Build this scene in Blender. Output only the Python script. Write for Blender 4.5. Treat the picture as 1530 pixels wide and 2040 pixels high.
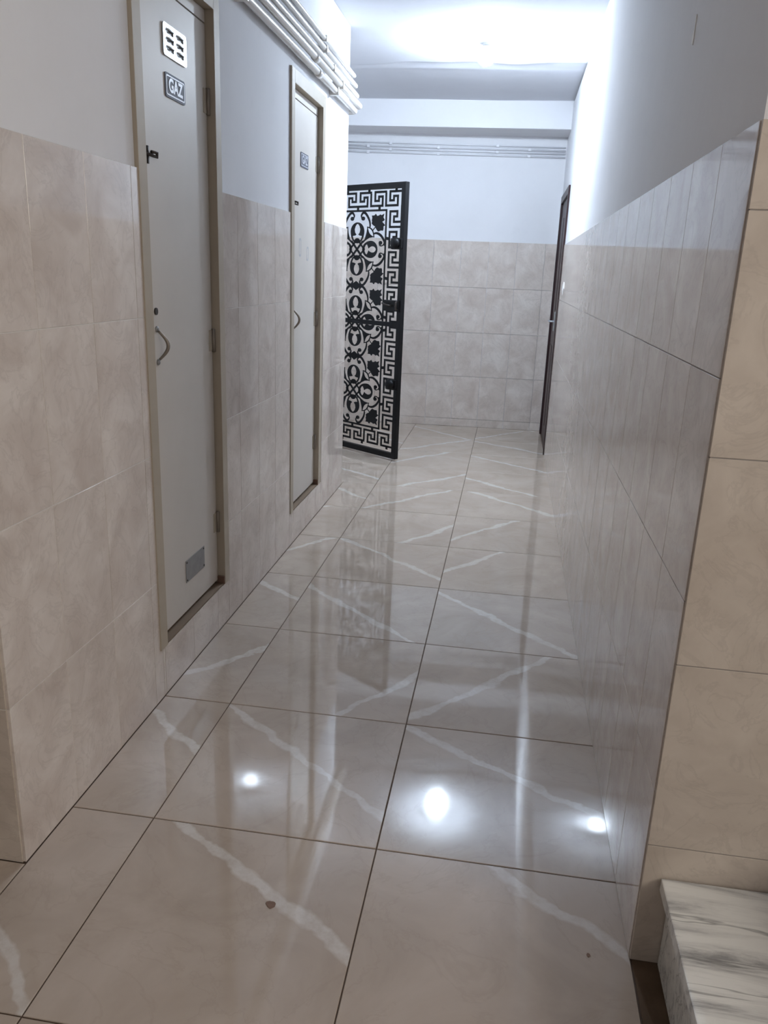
import bpy, bmesh, math, random
from mathutils import Vector, Matrix
from mathutils.geometry import tessellate_polygon

random.seed(7)
sc = bpy.context.scene
C = sc.collection
for o in list(bpy.data.objects):
    bpy.data.objects.remove(o)

# ------------------------------------------------------------------ camera
FPX = 1586.84
YAW, PITCH, ROLL = 0.143383, 0.292252, -0.039402
CAM = (0.228861, -1.685187, 1.410601)
cam_d = bpy.data.cameras.new('camera')
cam = bpy.data.objects.new('camera', cam_d)
C.objects.link(cam)
cam_d.sensor_fit = 'VERTICAL'
cam_d.sensor_height = 36.0
cam_d.sensor_width = 27.0
cam_d.lens = FPX / 2040.0 * 36.0
cam_d.clip_start = 0.02
Rz = Matrix.Rotation(YAW, 3, 'Z')
Rx = Matrix.Rotation(-PITCH, 3, 'X')
Ry = Matrix.Rotation(ROLL, 3, 'Y')
M = Rz @ Rx @ Ry                       # columns: right, forward, up
right, fwd, up = M.col[0], M.col[1], M.col[2]
mc = Matrix((right, up, -fwd)).transposed().to_4x4()
mc.translation = CAM
cam.matrix_world = mc
sc.camera = cam

# ------------------------------------------------------------------ world, added window light, exposure
w = bpy.data.worlds.new('world')
sc.world = w
w.use_nodes = True
w.node_tree.nodes['Background'].inputs[0].default_value = (0.55, 0.68, 0.85, 1)
w.node_tree.nodes['Background'].inputs[1].default_value = 0.25
sc.view_settings.view_transform = 'Standard'
sc.view_settings.look = 'None'
sc.view_settings.gamma = 1.0
sc.view_settings.use_curve_mapping = False
sc.view_settings.exposure = 0.0
sc.cycles.max_bounces = 7
sc.cycles.diffuse_bounces = 4
sc.cycles.glossy_bounces = 4
sc.cycles.transmission_bounces = 3
sc.cycles.caustics_reflective = False
sc.cycles.caustics_refractive = False
sc.cycles.sample_clamp_indirect = 12.0
sc.cycles.use_adaptive_sampling = True
sc.cycles.adaptive_threshold = 0.14
sc.cycles.adaptive_min_samples = 16

# added area light in a guessed, unseen stairwell window, brightens the near hall
ad = bpy.data.lights.new('guessed_window_light', 'AREA')
ad.shape = 'RECTANGLE'
ad.size, ad.size_y = 1.7, 1.5
ad.energy = 66.0
ad.color = (1.0, 0.93, 0.84)
ao = bpy.data.objects.new('guessed_window_light', ad)
C.objects.link(ao)
ao.location = (3.34, -2.1, 2.45)
ao.rotation_euler = (0, math.radians(90), 0)      # shines towards -X
BULB_STRENGTH = 1080.0
BULB_COLOR = (0.72, 0.85, 1.0)

# ------------------------------------------------------------------ helpers
def link(o, parent=None):
    C.objects.link(o)
    if parent is not None:
        o.parent = parent
    return o

def obj(name, me, m=None, parent=None, loc=None, rot=None):
    o = bpy.data.objects.new(name, me)
    link(o, parent)
    if loc is not None: o.location = loc
    if rot is not None: o.rotation_euler = rot
    if m is not None and me is not None and len(me.materials) == 0:
        me.materials.append(m)
    return o

def tag(o, label=None, cat=None, group=None, kind=None):
    if label: o['label'] = label
    if cat: o['category'] = cat
    if group: o['group'] = group
    if kind: o['kind'] = kind
    return o

def empty(name, loc=(0, 0, 0), rz=0.0):
    o = bpy.data.objects.new(name, None)
    o.empty_display_size = 0.1
    o.location = loc
    o.rotation_euler = (0, 0, rz)
    return link(o)

def me_from_bm(bm, name, smooth=False):
    me = bpy.data.meshes.new(name)
    bmesh.ops.recalc_face_normals(bm, faces=bm.faces)
    bm.to_mesh(me); bm.free()
    if smooth:
        for p in me.polygons: p.use_smooth = True
    return me

def bbox(bm, x0, x1, y0, y1, z0, z1):
    vs = [bm.verts.new(p) for p in ((x0,y0,z0),(x1,y0,z0),(x1,y1,z0),(x0,y1,z0),(x0,y0,z1),(x1,y0,z1),(x1,y1,z1),(x0,y1,z1))]
    for f in ((0,3,2,1),(4,5,6,7),(0,1,5,4),(1,2,6,5),(2,3,7,6),(3,0,4,7)):
        bm.faces.new([vs[i] for i in f])
    return vs

def boxes(name, lst, bev=0.0):
    bm = bmesh.new()
    for b in lst: bbox(bm, *b)
    if bev > 0:
        bmesh.ops.bevel(bm, geom=list(bm.edges), offset=bev, segments=2, affect='EDGES', profile=0.6)
    return me_from_bm(bm, name)

def lathe(name, prof, seg=28, smooth=True):
    """prof: list of (r, z) - revolve about Z"""
    bm = bmesh.new()
    rings = []
    for r, z in prof:
        if r < 1e-6:
            rings.append([bm.verts.new((0, 0, z))])
        else:
            rings.append([bm.verts.new((r*math.cos(2*math.pi*i/seg), r*math.sin(2*math.pi*i/seg), z)) for i in range(seg)])
    for a, b in zip(rings, rings[1:]):
        for i in range(seg):
            j = (i+1) % seg
            if len(a) == 1 and len(b) == 1: continue
            if len(a) == 1: bm.faces.new((a[0], b[i], b[j]))
            elif len(b) == 1: bm.faces.new((a[i], a[j], b[0]))
            else: bm.faces.new((a[i], a[j], b[j], b[i]))
    return me_from_bm(bm, name, smooth)

def tube(name, pts, r, seg=12, caps=True):
    """round tube along a polyline; r number or list"""
    pts = [Vector(p) for p in pts]
    n = len(pts)
    rs = r if isinstance(r, (list, tuple)) else [r]*n
    bm = bmesh.new()
    rings = []
    t0 = (pts[1]-pts[0]).normalized()
    ref = Vector((0, 0, 1)) if abs(t0.z) < 0.9 else Vector((1, 0, 0))
    nrm = t0.cross(ref).normalized()
    for i, p in enumerate(pts):
        if i == 0: t = (pts[1]-pts[0])
        elif i == n-1: t = (pts[-1]-pts[-2])
        else: t = (pts[i+1]-pts[i]).normalized() + (pts[i]-pts[i-1]).normalized()
        t.normalize()
        nrm = (nrm - t*nrm.dot(t)).normalized()
        bn = t.cross(nrm)
        rings.append([bm.verts.new(p + (nrm*math.cos(2*math.pi*k/seg) + bn*math.sin(2*math.pi*k/seg))*rs[i]) for k in range(seg)])
    for a, b in zip(rings, rings[1:]):
        for k in range(seg):
            bm.faces.new((a[k], a[(k+1) % seg], b[(k+1) % seg], b[k]))
    if caps:
        bm.faces.new(rings[0]); bm.faces.new(rings[-1])
    return me_from_bm(bm, name, True)

def arc(c, r, a0, a1, n):
    return [(c[0]+r*math.cos(a0+(a1-a0)*i/n), c[1]+r*math.sin(a0+(a1-a0)*i/n)) for i in range(n+1)]

# ------------------------------------------------------------------ materials
MATS = {}
def new_mat(name):
    m = bpy.data.materials.new(name); m.use_nodes = True
    MATS[name] = m
    nt = m.node_tree
    return m, nt, nt.nodes['Principled BSDF']

class NT:
    def __init__(s, nt): s.nt = nt
    def n(s, typ, **kw):
        nd = s.nt.nodes.new(typ)
        for k, v in kw.items(): setattr(nd, k, v)
        return nd
    def l(s, a, b): s.nt.links.new(a, b)
    def math(s, op, a, b=None, clamp=False):
        nd = s.n('ShaderNodeMath', operation=op); nd.use_clamp = clamp
        for i, v in enumerate((a, b)):
            if v is None: continue
            if isinstance(v, (int, float)): nd.inputs[i].default_value = v
            else: s.l(v, nd.inputs[i])
        return nd.outputs[0]
    def mix(s, fac, a, b):
        nd = s.n('ShaderNodeMix', data_type='RGBA')
        for sock, v in ((nd.inputs[0], fac), (nd.inputs[6], a), (nd.inputs[7], b)):
            if isinstance(v, (int, float)): sock.default_value = v
            elif isinstance(v, tuple): sock.default_value = v if len(v) == 4 else (*v, 1)
            else: s.l(v, sock)
        return nd.outputs[2]
    def noise(s, vec, scale, detail=3.0, rough=0.55, dist=0.0):
        nd = s.n('ShaderNodeTexNoise')
        nd.inputs['Scale'].default_value = scale
        nd.inputs['Detail'].default_value = detail
        nd.inputs['Roughness'].default_value = rough
        nd.inputs['Distortion'].default_value = dist
        s.l(vec, nd.inputs['Vector'])
        return nd.outputs[0]
    def ramp(s, fac, stops):
        nd = s.n('ShaderNodeValToRGB')
        e = nd.color_ramp.elements
        while len(e) < len(stops): e.new(0.5)
        for el, (p, c) in zip(e, stops):
            el.position = p
            el.color = (c, c, c, 1) if isinstance(c, (int, float)) else (*c, 1)
        s.l(fac, nd.inputs[0])
        return nd.outputs[0]
    def bump(s, h, strength, dist, bsdf):
        nd = s.n('ShaderNodeBump')
        nd.inputs['Strength'].default_value = strength
        nd.inputs['Distance'].default_value = dist
        s.l(h, nd.inputs['Height'])
        s.l(nd.outputs[0], bsdf.inputs['Normal'])

def plain(name, col, rough=0.5, metal=0.0, var=0.08, scale=12.0, bump=0.0, spec=0.5):
    m, nt, b = new_mat(name); T = NT(nt)
    tc = T.n('ShaderNodeTexCoord').outputs['Object']
    f = T.noise(tc, scale, 4.0)
    dk = tuple(c*(1-var) for c in col); lt = tuple(min(1, c*(1+var)) for c in col)
    T.l(T.mix(f, dk, lt), b.inputs['Base Color'])
    b.inputs['Roughness'].default_value = rough
    b.inputs['Metallic'].default_value = metal
    b.inputs['Specular IOR Level'].default_value = spec
    if bump > 0:
        T.bump(T.noise(tc, scale*6, 5.0), bump, 0.003, b)
    return m

def paint_mat(name, col):
    m, nt, b = new_mat(name); T = NT(nt)
    tc = T.n('ShaderNodeTexCoord').outputs['Object']
    f = T.noise(tc, 2.2, 5.0, 0.6)
    c1 = T.mix(f, tuple(c*0.93 for c in col), tuple(min(1, c*1.05) for c in col))
    g = T.ramp(T.noise(tc, 7.0, 5.0, 0.65), [(0.62, 0.0), (0.78, 1.0)])
    c2 = T.mix(T.math('MULTIPLY', g, 0.18), c1, tuple(c*0.78 for c in col))
    T.l(c2, b.inputs['Base Color'])
    b.inputs['Roughness'].default_value = 0.9
    b.inputs['Specular IOR Level'].default_value = 0.06
    T.bump(T.noise(tc, 9.0, 4.0), 0.25, 0.006, b)
    return m

def wall_tile_mat(name, colA, colB, rough=0.07):
    """polished marble-print ceramic; every tile object gets its own patch"""
    m, nt, b = new_mat(name); T = NT(nt)
    tc = T.n('ShaderNodeTexCoord').outputs['Object']
    oi = T.n('ShaderNodeObjectInfo')
    off = T.n('ShaderNodeVectorMath', operation='SCALE')
    cmb = T.n('ShaderNodeCombineXYZ')
    for i, k in enumerate((31.0, 57.0, 83.0)):
        T.l(T.math('MULTIPLY', oi.outputs['Random'], k), cmb.inputs[i])
    add = T.n('ShaderNodeVectorMath', operation='ADD')
    T.l(tc, add.inputs[0]); T.l(cmb.outputs[0], add.inputs[1])
    v = add.outputs[0]
    # stretch clouds diagonally
    mp = T.n('ShaderNodeMapping'); mp.inputs['Rotation'].default_value = (0.6, 0.6, 0.5)
    mp.inputs['Scale'].default_value = (1.0, 0.55, 1.0)
    T.l(v, mp.inputs['Vector'])
    cloud = T.noise(mp.outputs[0], 6.0, 5.0, 0.6, 0.6)
    cl = T.ramp(cloud, [(0.30, 0.0), (0.70, 1.0)])
    base = T.mix(cl, colA, colB)
    vn = T.noise(mp.outputs[0], 7.0, 6.0, 0.6, 1.6)
    vr = T.ramp(T.math('ABSOLUTE', T.math('SUBTRACT', vn, 0.5)), [(0.0, 1.0), (0.03, 0.0)])
    base = T.mix(T.math('MULTIPLY', vr, 0.22), base, tuple(c*0.70 for c in colA))
    tint = T.math('ADD', T.math('MULTIPLY', oi.outputs['Random'], 0.03), 0.985)
    hsv = T.n('ShaderNodeHueSaturation'); T.l(base, hsv.inputs['Color']); T.l(tint, hsv.inputs['Value'])
    T.l(hsv.outputs[0], b.inputs['Base Color'])
    b.inputs['Roughness'].default_value = rough
    b.inputs['IOR'].default_value = 1.5
    T.bump(T.noise(v, 5.0, 1.0), 0.015, 0.004, b)
    return m

def floor_tile_mat(name):
    """polished porcelain with one white vein; vein angle / offset / seed come from object colour"""
    m, nt, b = new_mat(name); T = NT(nt)
    tc = T.n('ShaderNodeTexCoord').outputs['Object']
    oi = T.n('ShaderNodeObjectInfo')
    sep = T.n('ShaderNodeSeparateColor'); T.l(oi.outputs['Color'], sep.inputs[0])
    ang = T.math('MULTIPLY', T.math('SUBTRACT', sep.outputs[0], 0.5), math.pi)     # colour is kept in 0..1
    off = T.math('SUBTRACT', sep.outputs[1], 0.5); seed = sep.outputs[2]
    cmb = T.n('ShaderNodeCombineXYZ')
    T.l(T.math('MULTIPLY', seed, 9.0), cmb.inputs[0]); T.l(T.math('MULTIPLY', seed, 17.0), cmb.inputs[1]); T.l(T.math('MULTIPLY', seed, 5.0), cmb.inputs[2])
    add = T.n('ShaderNodeVectorMath', operation='ADD')
    T.l(tc, add.inputs[0]); T.l(cmb.outputs[0], add.inputs[1]); v = add.outputs[0]
    xyz = T.n('ShaderNodeSeparateXYZ'); T.l(tc, xyz.inputs[0])
    x, y = xyz.outputs[0], xyz.outputs[1]
    sa, ca = T.math('SINE', ang), T.math('COSINE', ang)
    d = T.math('SUBTRACT', T.math('SUBTRACT', T.math('MULTIPLY', y, ca), T.math('MULTIPLY', x, sa)), off)
    wob = T.math('MULTIPLY', T.math('SUBTRACT', T.noise(v, 5.0, 4.0, 0.6), 0.5), 0.10)
    d = T.math('ADD', d, wob)
    wid = T.math('ADD', T.math('MULTIPLY', T.noise(v, 6.5, 3.0), 0.045), -0.004)
    rel = T.math('DIVIDE', T.math('ABSOLUTE', d), wid)
    core = T.ramp(rel, [(0.55, 1.0), (1.0, 0.0)])
    mott = T.ramp(T.noise(v, 30.0, 5.0, 0.7), [(0.25, 0.35), (0.6, 1.0)])
    veinm = T.math('MULTIPLY', core, mott)
    cl = T.ramp(T.noise(v, 3.2, 5.0, 0.6, 0.8), [(0.28, 0.0), (0.72, 1.0)])
    base = T.mix(cl, (0.435, 0.355, 0.29), (0.56, 0.475, 0.40))
    # faint brownish hair veins
    hv = T.ramp(T.math('ABSOLUTE', T.math('SUBTRACT', T.noise(v, 3.0, 6.0, 0.6, 1.2), 0.5)), [(0.0, 1.0), (0.018, 0.0)])
    base = T.mix(T.math('MULTIPLY', hv, 0.12), base, (0.30, 0.22, 0.16))
    base = T.mix(T.math('MULTIPLY', veinm, 0.68), base, (0.72, 0.69, 0.65))
    T.l(base, b.inputs['Base Color'])
    b.inputs['Roughness'].default_value = 0.042
    b.inputs['IOR'].default_value = 1.68
    return m

def step_marble_mat(name):
    m, nt, b = new_mat(name); T = NT(nt)
    tc = T.n('ShaderNodeTexCoord').outputs['Object']
    mp = T.n('ShaderNodeMapping'); mp.inputs['Scale'].default_value = (1.6, 16.0, 12.0)
    mp.inputs['Rotation'].default_value = (0, 0, 0.06)
    T.l(tc, mp.inputs['Vector'])
    f = T.ramp(T.noise(mp.outputs[0], 1.5, 7.0, 0.68, 0.4), [(0.33, 0.0), (0.45, 0.75), (0.56, 1.0)])
    base = T.mix(f, (0.32, 0.32, 0.32), (0.82, 0.82, 0.79))
    mp2 = T.n('ShaderNodeMapping'); mp2.inputs['Scale'].default_value = (1.0, 11.0, 8.0)
    T.l(tc, mp2.inputs['Vector'])
    k = T.ramp(T.math('ABSOLUTE', T.math('SUBTRACT', T.noise(mp2.outputs[0], 1.4, 4.0, 0.5, 0.3), 0.52)), [(0.0, 1.0), (0.014, 0.0)])
    base = T.mix(T.math('MULTIPLY', k, 0.6), base, (0.10, 0.10, 0.10))
    T.l(base, b.inputs['Base Color'])
    b.inputs['Roughness'].default_value = 0.3
    return m

M_PAINT = paint_mat('white_wall_paint', (0.78, 0.78, 0.80))
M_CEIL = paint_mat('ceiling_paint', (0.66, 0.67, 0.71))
M_TILE = wall_tile_mat('beige_wall_tile', (0.555, 0.475, 0.42), (0.73, 0.665, 0.61), 0.05)
M_TILE_WARM = wall_tile_mat('tan_wall_tile', (0.49, 0.42, 0.355), (0.63, 0.555, 0.48), 0.12)
M_FLOOR = floor_tile_mat('beige_floor_tile')
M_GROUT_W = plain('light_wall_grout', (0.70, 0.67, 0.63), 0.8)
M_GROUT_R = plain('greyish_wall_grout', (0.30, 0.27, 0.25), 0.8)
M_GROUT_F = plain('dark_floor_grout', (0.10, 0.065, 0.045), 0.85, var=0.3, scale=30)
M_CEMENT = plain('dirty_cement', (0.125, 0.085, 0.058), 0.9, var=0.5, scale=14, bump=0.5, spec=0.1)
M_DOOR = plain('cream_door_paint', (0.62, 0.575, 0.525), 0.5, var=0.06, scale=5, spec=0.25)
M_FRAME = plain('beige_frame_paint', (0.45, 0.39, 0.31), 0.55, var=0.10, scale=8, spec=0.2)
M_REVEAL = plain('brown_rebate_gap_shade', (0.20, 0.14, 0.09), 0.6, var=0.2)  # brown rebate; under the leaf it puts the gap's shade into colour
M_STEEL = plain('stainless_steel', (0.62, 0.66, 0.70), 0.34, 0.85, var=0.05)
M_GALV = plain('galvanised_sheet', (0.30, 0.30, 0.30), 0.5, 0.6, var=0.25, scale=25)
M_DARKMET = plain('dark_metal', (0.06, 0.05, 0.045), 0.4, 0.7, var=0.2)
M_HINGE = plain('hinge_metal', (0.30, 0.26, 0.22), 0.45, 0.6, var=0.2)
M_SIGN = plain('grey_sign', (0.13, 0.135, 0.17), 0.6, var=0.06, spec=0.15)
M_SIGNL = plain('sign_white', (0.55, 0.56, 0.62), 0.45, var=0.04)
M_PIPEW = plain('painted_pipe', (0.74, 0.74, 0.77), 0.4, var=0.03)
M_PIPE = plain('white_pvc', (0.72, 0.69, 0.65), 0.25, var=0.06, scale=4)
M_BLACK = plain('black_iron', (0.006, 0.006, 0.007), 0.45, 0.0, var=0.25, scale=20, spec=0.25)
M_BROWN = plain('dark_brown_wood', (0.035, 0.017, 0.018), 0.4, var=0.25, scale=9, spec=0.3)
M_MARBLE = step_marble_mat('streaked_white_marble')
M_CHIP = plain('bare_plaster', (0.85, 0.84, 0.82), 0.9, var=0.05)
M_SMUDGE = plain('grey_smudge', (0.40, 0.39, 0.43), 0.7, var=0.15)
M_RUST = plain('brown_stain', (0.16, 0.09, 0.06), 0.8, var=0.3)
M_SOCKET = plain('white_plastic', (0.75, 0.75, 0.75), 0.4)
mb, nt_, b_ = new_mat('lamp_bulb_glow')
b_.inputs['Base Color'].default_value = (0.9, 0.9, 0.9, 1)
b_.inputs['Emission Color'].default_value = (*BULB_COLOR, 1)
b_.inputs['Emission Strength'].default_value = BULB_STRENGTH
M_BULB = mb
mg, nt_, b_ = new_mat('window_glass')
b_.inputs['Base Color'].default_value = (0.9, 0.95, 1, 1)
b_.inputs['Roughness'].default_value = 0.3
b_.inputs['Transmission Weight'].default_value = 1.0
M_GLASS = mg

# ------------------------------------------------------------------ room dimensions
XL, XR = -0.83, 0.595           # faces of the tiles
TH = 0.008                      # tile thickness proud of plaster
PL, PR = XL-TH, XR+TH           # plaster faces
ZC = 2.79                       # ceiling
YN = -0.22                      # near ends of the corridor walls
YLE = 3.545                     # far end of the left wall
ZT = 1.665                      # top of tiling
D1 = (0.58, 1.255); D2 = (2.195, 2.875); DZ0, DZ1 = 0.175, 2.285     # wall openings for the cupboard doors
RD = (4.95, 5.96, 2.10)         # dark door in right wall
HX0, HX1, HY0 = -2.4, 3.3, -3.3 # stair hall
ROTF = 0.05                     # far wall slightly out of square

# ------------------------------------------------------------------ structure
def struct(name, lst, m, bev=0.0):
    o = obj(name, boxes(name, lst, bev), m)
    o['kind'] = 'structure'
    return o

floor = struct('floor', [(HX0, 0.75, HY0, 6.4, -0.10, -0.0025), (0.75, HX1, HY0, YN+0.1, -0.10, -0.0025)], M_GROUT_F)

wall_left = struct('wall_left', [
    (-1.05, PL, YN+TH, D1[0], 0, ZC), (-1.05, PL, D1[1], D2[0], 0, ZC), (-1.05, PL, D2[1], YLE-0.004, 0, ZC),
    (-1.05, PL, D1[0], D1[1], DZ1, ZC), (-1.05, PL, D2[0], D2[1], DZ1, ZC),
    (-1.05, PL, D1[0], D1[1], 0, DZ0), (-1.05, PL, D2[0], D2[1], 0, DZ0),
    (-1.05, -1.0, D1[0], D1[1], DZ0, DZ1), (-1.05, -1.0, D2[0], D2[1], DZ0, DZ1)], M_PAINT)
wall_right = struct('wall_right', [
    (PR, 0.75, YN+TH, RD[0], 0, ZC), (PR, 0.75, RD[1], 6.4, 0, ZC), (PR, 0.75, RD[0], RD[1], RD[2], ZC),
    (0.72, 0.75, RD[0], RD[1], 0, RD[2])], M_PAINT)
wall_near_left = struct('wall_near_left', [(HX0, -1.05, YN+TH, YN+0.15, 0, ZC)], M_PAINT)
wall_recess = struct('wall_recess', [(-1.60, -1.05, 3.40, YLE-0.004, 0, ZC), (-1.60, -1.45, YLE-0.004, 6.3, 0, ZC)], M_PAINT)
wall_stairs = struct('wall_stairs', [(0.75, HX1, YN+TH, YN+0.15, 0, 4.3)], M_PAINT)
wall_back = struct('wall_back', [(HX0, HX1, HY0-0.15, HY0, 0, 4.3)], M_PAINT)
wall_hall_left = struct('wall_hall_left', [(HX0-0.15, HX0, HY0, YN+0.15, 0, ZC)], M_PAINT)
WY0, WY1, WZ0, WZ1 = -2.85, -1.35, 1.6, 3.3
wall_window = struct('wall_window', [   # unseen stairwell wall; window opening guessed and placed for the light
    (HX1, HX1+0.15, HY0, WY0, 0, 4.3), (HX1, HX1+0.15, WY1, YN+0.15, 0, 4.3),
    (HX1, HX1+0.15, WY0, WY1, 0, WZ0), (HX1, HX1+0.15, WY0, WY1, WZ1, 4.3)], M_PAINT)
WM = (WY0+WY1)/2
guessed_window = struct('guessed_window', [(HX1+0.10, HX1+0.14, WY0, WY0+0.05, WZ0, WZ1), (HX1+0.10, HX1+0.14, WY1-0.05, WY1, WZ0, WZ1),
    (HX1+0.10, HX1+0.14, WY0+0.05, WY1-0.05, WZ0, WZ0+0.05), (HX1+0.10, HX1+0.14, WY0+0.05, WY1-0.05, WZ1-0.05, WZ1), (HX1+0.10, HX1+0.14, WM-0.02, WM+0.02, WZ0+0.05, WZ1-0.05)], M_FRAME)  # frame of the guessed, unseen window
for y0, y1 in ((WY0+0.05, WM-0.02), (WM+0.02, WY1-0.05)):
    obj('pane', boxes('pane', [(HX1+0.115, HX1+0.121, y0, y1, WZ0+0.05, WZ1-0.05)]), M_GLASS, guessed_window)

wall_far = struct('wall_far', [(-2.0, 0.9, TH, 0.2, 0, 2.9)], M_PAINT)
wall_far.location = (0, 6.03, 0); wall_far.rotation_euler = (0, 0, ROTF)
beam = struct('trim_beam', [(-1.9, 0.62, 0, 0.62, 2.597, 2.9)], M_PAINT, 0.006)
beam.location = (0, 5.66, 0); beam.rotation_euler = (0, 0, ROTF*0.6)

# corridor ceiling: hand-trowelled plaster with a low ledge behind the lamp
def ceiling_mesh():
    bm = bmesh.new()
    xs = [-1.6 + i*(0.75+1.6)/58 for i in range(59)]
    ys = []
    y = YN+0.0
    while y < 6.32:
        ys.append(y)
        y += 0.012 if 4.22 < y < 4.62 else 0.07
    def zf(x, y):
        e = 4.36 + 0.035*math.sin(x*5.0+0.8) + 0.018*math.sin(x*13.0) + 0.06*max(0.0, -x-0.25)
        t = min(1, max(0, (y-e)/0.05)); t = t*t*(3-2*t)
        z = ZC + 0.018*t + 0.0022*math.sin(2.3*x+1.1*y) + 0.0016*math.sin(5.1*x-2.7*y+1.0)
        # shallow trowel ridges just behind the ledge
        if y > 4.3:
            z -= 0.004*math.exp(-((y-4.62-0.05*math.sin(3*x))/0.05)**2)
        return z
    grid = [[bm.verts.new((x, y, zf(x, y))) for x in xs] for y in ys]
    for a, b in zip(grid, grid[1:]):
        for i in range(len(xs)-1):
            bm.faces.new((a[i], b[i], b[i+1], a[i+1]))
    # closed top
    topv = [bm.verts.new(p) for p in ((xs[0], ys[0], 2.95), (xs[-1], ys[0], 2.95), (xs[-1], ys[-1], 2.95), (xs[0], ys[-1], 2.95))]
    bm.faces.new(topv)
    me = bpy.data.meshes.new('ceiling')
    bm.normal_update()
    bm.to_mesh(me); bm.free()
    for p in me.polygons: p.use_smooth = True
    return me
ceiling = obj('ceiling', ceiling_mesh(), M_CEIL); ceiling['kind'] = 'structure'
ceiling_hall = struct('ceiling_hall', [(HX0-0.1, 0.75, HY0-0.1, YN, ZC, 2.95), (0.62, 0.75, HY0, YN+0.1, 2.95, 4.4), (0.75, HX1+0.15, HY0-0.1, YN+0.15, 4.3, 4.45)], M_CEIL)

# cement strip between floor tiles and the stairs
struct('trim_1', [(0.602, 0.70, -2.2, YN-0.004, -0.003, 0.0)], M_CEMENT)

# ------------------------------------------------------------------ wall tiling (each tile a part of its wall)
_tile_cache = {}
def tile_mesh(wd, ht, th=TH, mat=None):
    """plate in local XZ, front towards -Y, origin at centre of its front face"""
    mat = mat or M_TILE
    k = (round(wd, 3), round(ht, 3), th, mat.name)
    if k not in _tile_cache:
        bm = bmesh.new()
        c = 0.0006
        a, b = wd/2, ht/2
        v = [bm.verts.new(p) for p in ((-a,0.0006,-b),(a,0.0006,-b),(a,0.0006,b),(-a,0.0006,b),
                                       (-a+c,0,-b+c),(a-c,0,-b+c),(a-c,0,b-c),(-a+c,0,b-c),
                                       (-a,th,-b),(a,th,-b),(a,th,b),(-a,th,b))]
        bm.faces.new((v[4], v[5], v[6], v[7]))
        for i in range(4):
            j = (i+1) % 4
            bm.faces.new((v[i], v[j], v[4+j], v[4+i]))
            bm.faces.new((v[8+i], v[8+j], v[j], v[i]))
        me = me_from_bm(bm, 'tile')
        me.materials.append(mat)
        _tile_cache[k] = me
    return _tile_cache[k]

def spans(a, b, first, step):
    """cell boundaries between a and b with joints at first + k*step"""
    k = math.ceil((a-first)/step - 1e-6)
    cuts = [a]
    p = first + k*step
    while p < b - 1e-4:
        if p > a + 1e-3: cuts.append(p)
        p += step
    cuts.append(b)
    return [(c0, c1) for c0, c1 in zip(cuts, cuts[1:]) if c1-c0 > 0.012]

G = 0.0022
def tile_wall(parent, origin, rz, u0, u1, ufirst, zcuts, skip=None, tilt=0.0005, mat=None):
    """tiles on a vertical plane; local u axis along rz, front to the -normal side. origin=(x,y)"""
    ux, uy = math.cos(rz), math.sin(rz)
    for (a, b) in spans(u0, u1, ufirst, 0.253):
        for z0, z1 in zip(zcuts, zcuts[1:]):
            if skip and skip(a, b, z0, z1): continue
            me = tile_mesh(b-a-G, z1-z0-G, TH, mat)
            uc = (a+b)/2
            o = bpy.data.objects.new('tile', me)
            C.objects.link(o); o.parent = parent
            o.matrix_parent_inverse = parent.matrix_basis.inverted()
            o.location = (origin[0]+ux*uc, origin[1]+uy*uc, (z0+z1)/2)
            o.rotation_euler = (random.uniform(-tilt, tilt)*0.5, 0, rz + random.uniform(-tilt, tilt))

ROWS = [0.0, 0.42, 0.838, 1.256, ZT]
HALF = math.pi/2
# left wall: front towards +X -> local -Y must map to +X : rz = +90deg (u axis = +Y)
tile_wall(wall_left, (XL, 0), HALF, YN+0.003, D1[0]+0.022, 0.03, ROWS)
tile_wall(wall_left, (XL, 0), HALF, D1[1], D2[0]+0.045, 1.425, ROWS)
tile_wall(wall_left, (XL, 0), HALF, D2[1]+0.03, YLE, 3.13, ROWS)
tile_wall(wall_left, (XL, 0), HALF, D1[0]+0.022, D1[1], 0.87, [0.0, DZ0])
tile_wall(wall_left, (XL, 0), HALF, D2[0]+0.045, D2[1]+0.03, 2.52, [0.0, DZ0])
# right wall: front towards -X -> rz = -90deg (u axis = -Y)
tile_wall(wall_right, (XR, 0), -HALF, -RD[0], 0.2235, -0.011, ROWS)
# faces turned to the stair hall
ROWS2 = [0.0, 0.298, 0.71, 1.118, 1.53, ZT]
tile_wall(wall_stairs, (0, YN-0.012+0.0), 0.0, XR+0.0012, HX1, 0.85, ROWS2, mat=M_TILE_WARM)
tile_wall(wall_near_left, (0, YN+0.0), 0.0, HX0, XL-0.006, -1.083, ROWS, mat=M_TILE_WARM)
# recess + far wall
tile_wall(wall_recess, (0, YLE), math.pi, 0.838, 1.442, 1.1, ROWS)
tile_wall(wall_recess, (-1.442, 0), HALF, YLE+0.01, 3.92, 3.8, ROWS)
tile_wall(wall_recess, (-1.442, 0), HALF, 4.98, 5.92, 5.2, ROWS)
ROWSF = [0.0, 0.075, 0.485, 0.895, 1.305, 1.712]
cf, sf = math.cos(ROTF), math.sin(ROTF)
tile_wall(wall_far, (0, 6.03), ROTF, -1.44, XR+0.0, -0.01, ROWSF)

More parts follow.
